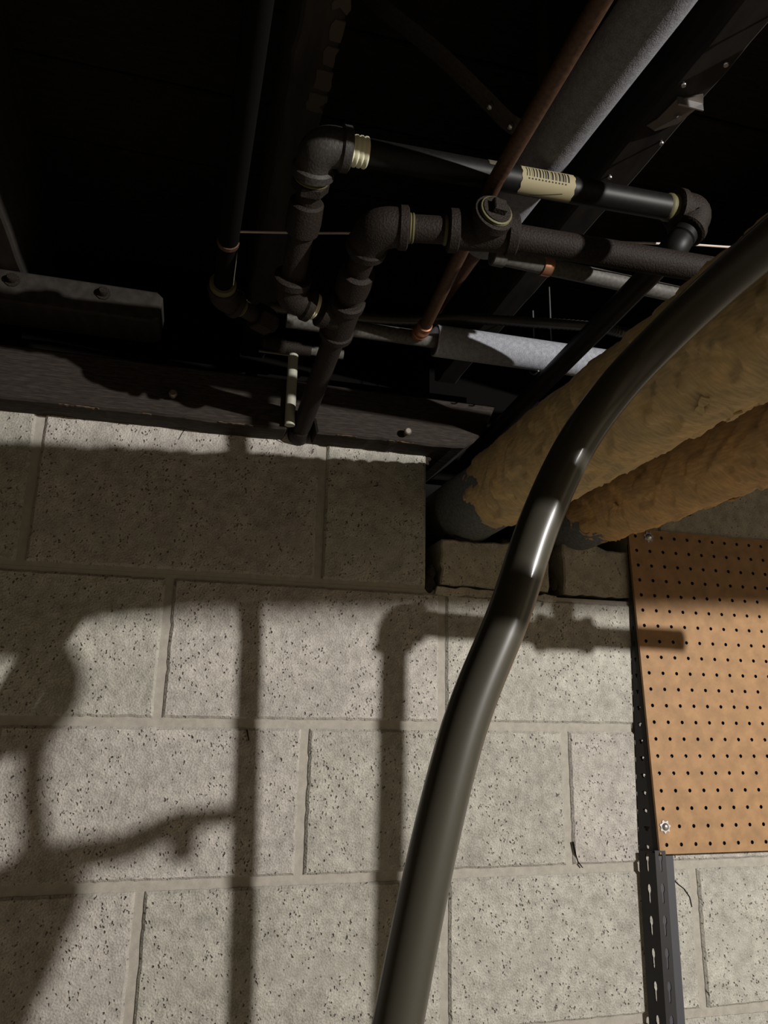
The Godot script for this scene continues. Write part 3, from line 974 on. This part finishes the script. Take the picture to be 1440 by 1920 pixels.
# ---------------------------------------------------------------- water lines, cables
func water_lines() -> void:
	var c := thing("copper_pipe", "bare brown copper pipe running diagonally toward the wall under the black pipe", "pipe")
	var A := Vector3(0.272, 0.5335, 1.35)
	var B := Vector3(0.297, 0.515, 0.226)
	var n := Vector3(0.2795, 0.530, 0.706)
	part(c, "pipe", sweep(PackedVector3Array([A, n, Vector3(0.2805, 0.5265, 0.512), B + Vector3(0, 0, 0.012)]), evenr(4, 0.0080), 20), M.copper)
	part(c, "elbow", elbow_mesh(B, (n - B), Vector3(-0.05, 0.15, -1), 0.0092, 0.017, 0.0100), M.bright_copper, "brighter soldered copper elbow")
	# large lagged line between the joists
	var f := thing("foam_pipe", "long thick grey foam covered pipe between the joists, lit along its right edge", "insulated pipe")
	var FA := Vector3(0.372, 0.592, 1.40)
	var FB := Vector3(0.340, 0.592, 0.330)
	part(f, "foam_sleeve", sweep(PackedVector3Array([FA, Vector3(0.355, 0.592, 0.672), FB]), evenr(3, 0.0262), 40), M.foam_dark)
	part(f, "pipe", bar(FA + Vector3(0.001, 0, 0.05), Vector3(0.3355, 0.592, 0.10), 0.0110), M.copper)
	part(f, "elbow", elbow_mesh(Vector3(0.335, 0.592, 0.09), Vector3(0, 0, 1), Vector3(0, -0.2, -1), 0.0118, 0.02, 0.0125), M.copper)
	# lagged line along the wall
	var h := thing("foam_pipe", "short light grey foam covered pipe running along the wall above the beam", "insulated pipe")
	var HA := Vector3(0.324, 0.519, 0.1975)
	var HB := Vector3(0.93, 0.517, 0.206)
	var dh := (HB - HA).normalized()
	part(h, "foam_sleeve", sweep(PackedVector3Array([HA, HA + dh * 0.0008, HA + dh * 0.2, HB]), PackedFloat32Array([0.0205, 0.0222, 0.0222, 0.0222]), 40, false, func(s: float, th: float) -> float: return 0.0004 * sin(s * 60.0 + th * 2.0)), M.foam)
	part(h, "foam_face", turned(HA + dh * 0.0002, HB, [[0.0, 0.0102], [0.0, 0.0206], [0.0005, 0.0206], [0.0006, 0.0102]], 32), M.foam_end, "dark cut end of the foam")
	part(h, "pipe", bar(HA - dh * 0.205, HB, 0.0108), M.grey_pipe, "bare grey pipe beyond the foam")
	# grey line with a copper band
	var g := thing("grey_water_pipe", "slim grey pipe with a bright copper band, below the long rusty pipe", "pipe")
	var GA := Vector3(0.345, 0.55, 0.3645)
	var GB := Vector3(0.90, 0.55, 0.337)
	var dg := (GB - GA).normalized()
	part(g, "pipe", bar(GA, GB, 0.0103), M.grey_pipe)
	part(g, "coupling", turned(GA, GB, [[-0.006, 0.0104], [-0.005, 0.0125], [0.010, 0.0125], [0.011, 0.0103]]), M.grey_pipe)
	part(g, "copper_band", turned(GA + dg * 0.060, GB, [[0.0, 0.0104], [0.0003, 0.0120], [0.0125, 0.0120], [0.0128, 0.0104]]), M.bright_copper, "shiny copper band")
	part(g, "steel_band", turned(GA + dg * 0.288, GB, [[0.0, 0.0104], [0.0003, 0.0116], [0.008, 0.0116], [0.0083, 0.0104]]), M.steel, "steel band by the duct")
	# armoured cable above the lagged line
	var b := thing("armored_cable", "dark ribbed metal armored cable running behind the light foam covered pipe", "cable")
	var path := smooth_path([Vector3(0.10, 0.565, 0.14), Vector3(0.26, 0.560, 0.163), Vector3(0.37, 0.561, 0.195), Vector3(0.466, 0.560, 0.215), Vector3(0.56, 0.562, 0.226), Vector3(0.64, 0.559, 0.226), Vector3(0.95, 0.565, 0.22)], 28)
	var rr := PackedFloat32Array()
	for i in path.size():
		rr.append(0.0068 if i % 2 == 0 else 0.0080)
	part(b, "sheath", sweep(path, rr, 14), M.sheath)
	var w := thing("white_wire", "thin pale wire strung across below the joists behind the pipes", "wire")
	var wp := smooth_path([Vector3(0.047, 0.5505, 0.323), Vector3(0.12, 0.5500, 0.343), Vector3(0.188, 0.5500, 0.362), Vector3(0.30, 0.5495, 0.388), Vector3(0.403, 0.5505, 0.413), Vector3(0.505, 0.5500, 0.437), Vector3(0.555, 0.5512, 0.447), Vector3(0.64, 0.5500, 0.466), Vector3(0.95, 0.5560, 0.53)], 8)
	part(w, "wire", sweep(wp, evenr(wp.size(), 0.0013), 8), M.wire)
	for i in 2:
		var x: float = [0.507, 0.479][i]
		var k := thing("hanger_rod", ["thin bright hanger rod under the copper band, right one of two", "thin bright hanger rod left of the copper band, shorter one of two"][i], "rod", Vector3(x, 0.541, 0.2), "hanger rods over the foam pipe")
		part(k, "rod", bar(Vector3(0, 0, -0.01), Vector3(0.002, [0.10, 0.056][i], -0.014), 0.0012, 8), M.zinc)
		part(k, "hook", sweep(smooth_path([Vector3(0, 0, -0.01), Vector3(0, -0.012, -0.026), Vector3(0, -0.03, -0.030), Vector3(0, -0.046, -0.016), Vector3(0, -0.0475, 0.001)], 5), evenr(21, 0.0012), 8), M.zinc)

func small_things() -> void:
	# plumber's strap slung from the joist under the copper line
	var s := thing("metal_strap", "bent dark metal strap hanging in a loop left of the long foam covered pipe", "strap")
	var ctrl := [Vector3(0.128, 0.775, 0.48), Vector3(0.165, 0.735, 0.485), Vector3(0.225, 0.682, 0.495), Vector3(0.270, 0.635, 0.502), Vector3(0.296, 0.606, 0.506), Vector3(0.308, 0.598, 0.509), Vector3(0.322, 0.602, 0.514), Vector3(0.332, 0.622, 0.516), Vector3(0.334, 0.66, 0.516), Vector3(0.335, 0.785, 0.516)]
	var path := smooth_path(ctrl, 6)
	var v := PackedVector3Array()
	var n := PackedVector3Array()
	var ix := PackedInt32Array()
	for i in path.size():
		var t := (path[mini(i + 1, path.size() - 1)] - path[maxi(i - 1, 0)]).normalized()
		var nn := t.cross(Vector3.BACK).normalized()
		for q in [[-0.011, 0.0006], [0.011, 0.0006], [0.011, -0.0006], [-0.011, -0.0006]]:
			v.append(path[i] + Vector3.BACK * q[0] + nn * q[1])
			n.append((nn * signf(q[1]) + Vector3.BACK * signf(q[0]) * 0.3).normalized())
		if i > 0:
			for e in 4:
				var a := (i - 1) * 4 + e
				var b := (i - 1) * 4 + (e + 1) % 4
				ix.append_array([a, b, a + 4, b, b + 4, a + 4])
	part(s, "band", arr(v, n, PackedVector2Array(), ix), M.strap)
	for q in [path[20], path[26]]:
		part(s, "rivet", turned(q - Vector3(0.001, 0.003, 0), q + Vector3(-0.6, -0.8, 0.0), [[-0.001, 0.003], [0.002, 0.003], [0.0035, 0.0015]], 8), M.zinc)

# ---------------------------------------------------------------- what stands behind the viewer and throws the shadows
func behind_viewer() -> void:
	# porcelain lampholder under a joist
	var l := thing("ceiling_lamp", "bare bulb in a white porcelain holder under a joist, behind the viewer", "lamp", LAMP)
	part(l, "holder", turned(Vector3(0, 0.13, 0), Vector3(0, -1, 0), [[0.0, 0.055], [0.012, 0.055], [0.02, 0.04], [0.05, 0.026], [0.08, 0.024], [0.082, 0.018]]), M.porcelain)
	part(l, "bulb", turned(Vector3(0, 0.05, 0), Vector3(0, -1, 0), [[0.0, 0.013], [0.018, 0.014], [0.032, 0.024], [0.048, 0.030], [0.062, 0.029], [0.074, 0.02], [0.080, 0.003]], 20), M.glow)
	# header pipe the two ducts are fed from
	var t := thing("header_duct", "long round metal header duct running below the joists behind the viewer", "duct")
	part(t, "barrel", bar(Vector3(-1.9, 0.226, 1.45), Vector3(2.2, 0.458, 1.45), 0.0475, 40), M.collar)
	# gas drop with an elbow and a tee
	var g := thing("gas_drop_pipe", "vertical iron gas pipe with an elbow and tee, out of view on the right", "pipe")
	var E := Vector3(0.7095, 0.2445, 0.72)
	part(g, "drop", bar(E - Vector3(0, 0.02, 0), Vector3(0.703, -1.49, 0.72), PR), M.rust)
	part(g, "elbow", elbow_mesh(E, Vector3.DOWN, Vector3(1, -0.02, 0), 0.0178, 0.03, 0.0205), M.rust)
	part(g, "pipe", bar(E + Vector3(0.02, 0, 0), Vector3(1.05, 0.238, 0.72), PR), M.rust)
	part(g, "tee", turned(Vector3(0.875, 0.241, 0.72), Vector3(2, 0.24, 0.72), [[0.0, 0.0205], [0.009, 0.0205], [0.0105, 0.0182], [0.056, 0.0182], [0.0575, 0.0205], [0.066, 0.0205]]), M.rust)
	part(g, "stub", bar(Vector3(0.908, 0.24, 0.72), Vector3(0.908, 0.30, 0.72), PR), M.rust)
	var r := thing("riser_pipe", "slightly leaning iron riser pipe between the two ducts, out of view on the right", "pipe")
	part(r, "pipe", sweep(PackedVector3Array([Vector3(0.522, 0.595, 0.72), Vector3(0.530, 0.448, 0.72), Vector3(0.560, 0.23, 0.72), Vector3(0.572, -0.1, 0.72), Vector3(0.58, -1.49, 0.72)]), evenr(5, 0.0107), 18), M.rust)
	# coiled drain hose and a lever cock, behind the viewer on the right
	var h := thing("coiled_hose", "coil of grey drain hose with lever cock, hung out of view on the right", "hose")
	var ring := PackedVector3Array()
	for i in 33:
		ring.append(Vector3(0.613, 0.234, 1.08) + Vector3(cos(TAU * i / 32) * 0.035, sin(TAU * i / 32) * 0.035, 0.004 * sin(TAU * i / 64)))
	part(h, "coil", sweep(ring, evenr(33, 0.0145), 16), M.collar)
	part(h, "tail", sweep(smooth_path([Vector3(0.655, 0.245, 1.08), Vector3(0.637, 0.19, 1.08), Vector3(0.6456, 0.125, 1.08), Vector3(0.6425, 0.100, 1.08), Vector3(0.628, 0.055, 1.08), Vector3(0.60, -0.02, 1.08)]), PackedFloat32Array(range(41).map(func(i): return lerpf(0.0085, 0.034, clampf((i - 15) / 8.0, 0.0, 1.0)))), 16), M.collar)
	part(h, "lever", sweep(smooth_path([Vector3(0.6388, 0.1104, 1.08), Vector3(0.6682, 0.1203, 1.08), Vector3(0.7063, 0.127, 1.08), Vector3(0.7381, 0.1415, 1.08), Vector3(0.7568, 0.1445, 1.08), Vector3(0.7817, 0.1462, 1.08)], 6), PackedFloat32Array(range(31).map(func(i): return lerpf(0.0125, 0.0068, i / 30.0))), 12), M.rust)
	part(h, "cock", bar(Vector3(0.7442, 0.141, 1.08), Vector3(0.7440, 0.1163, 1.08), 0.009), M.rust)
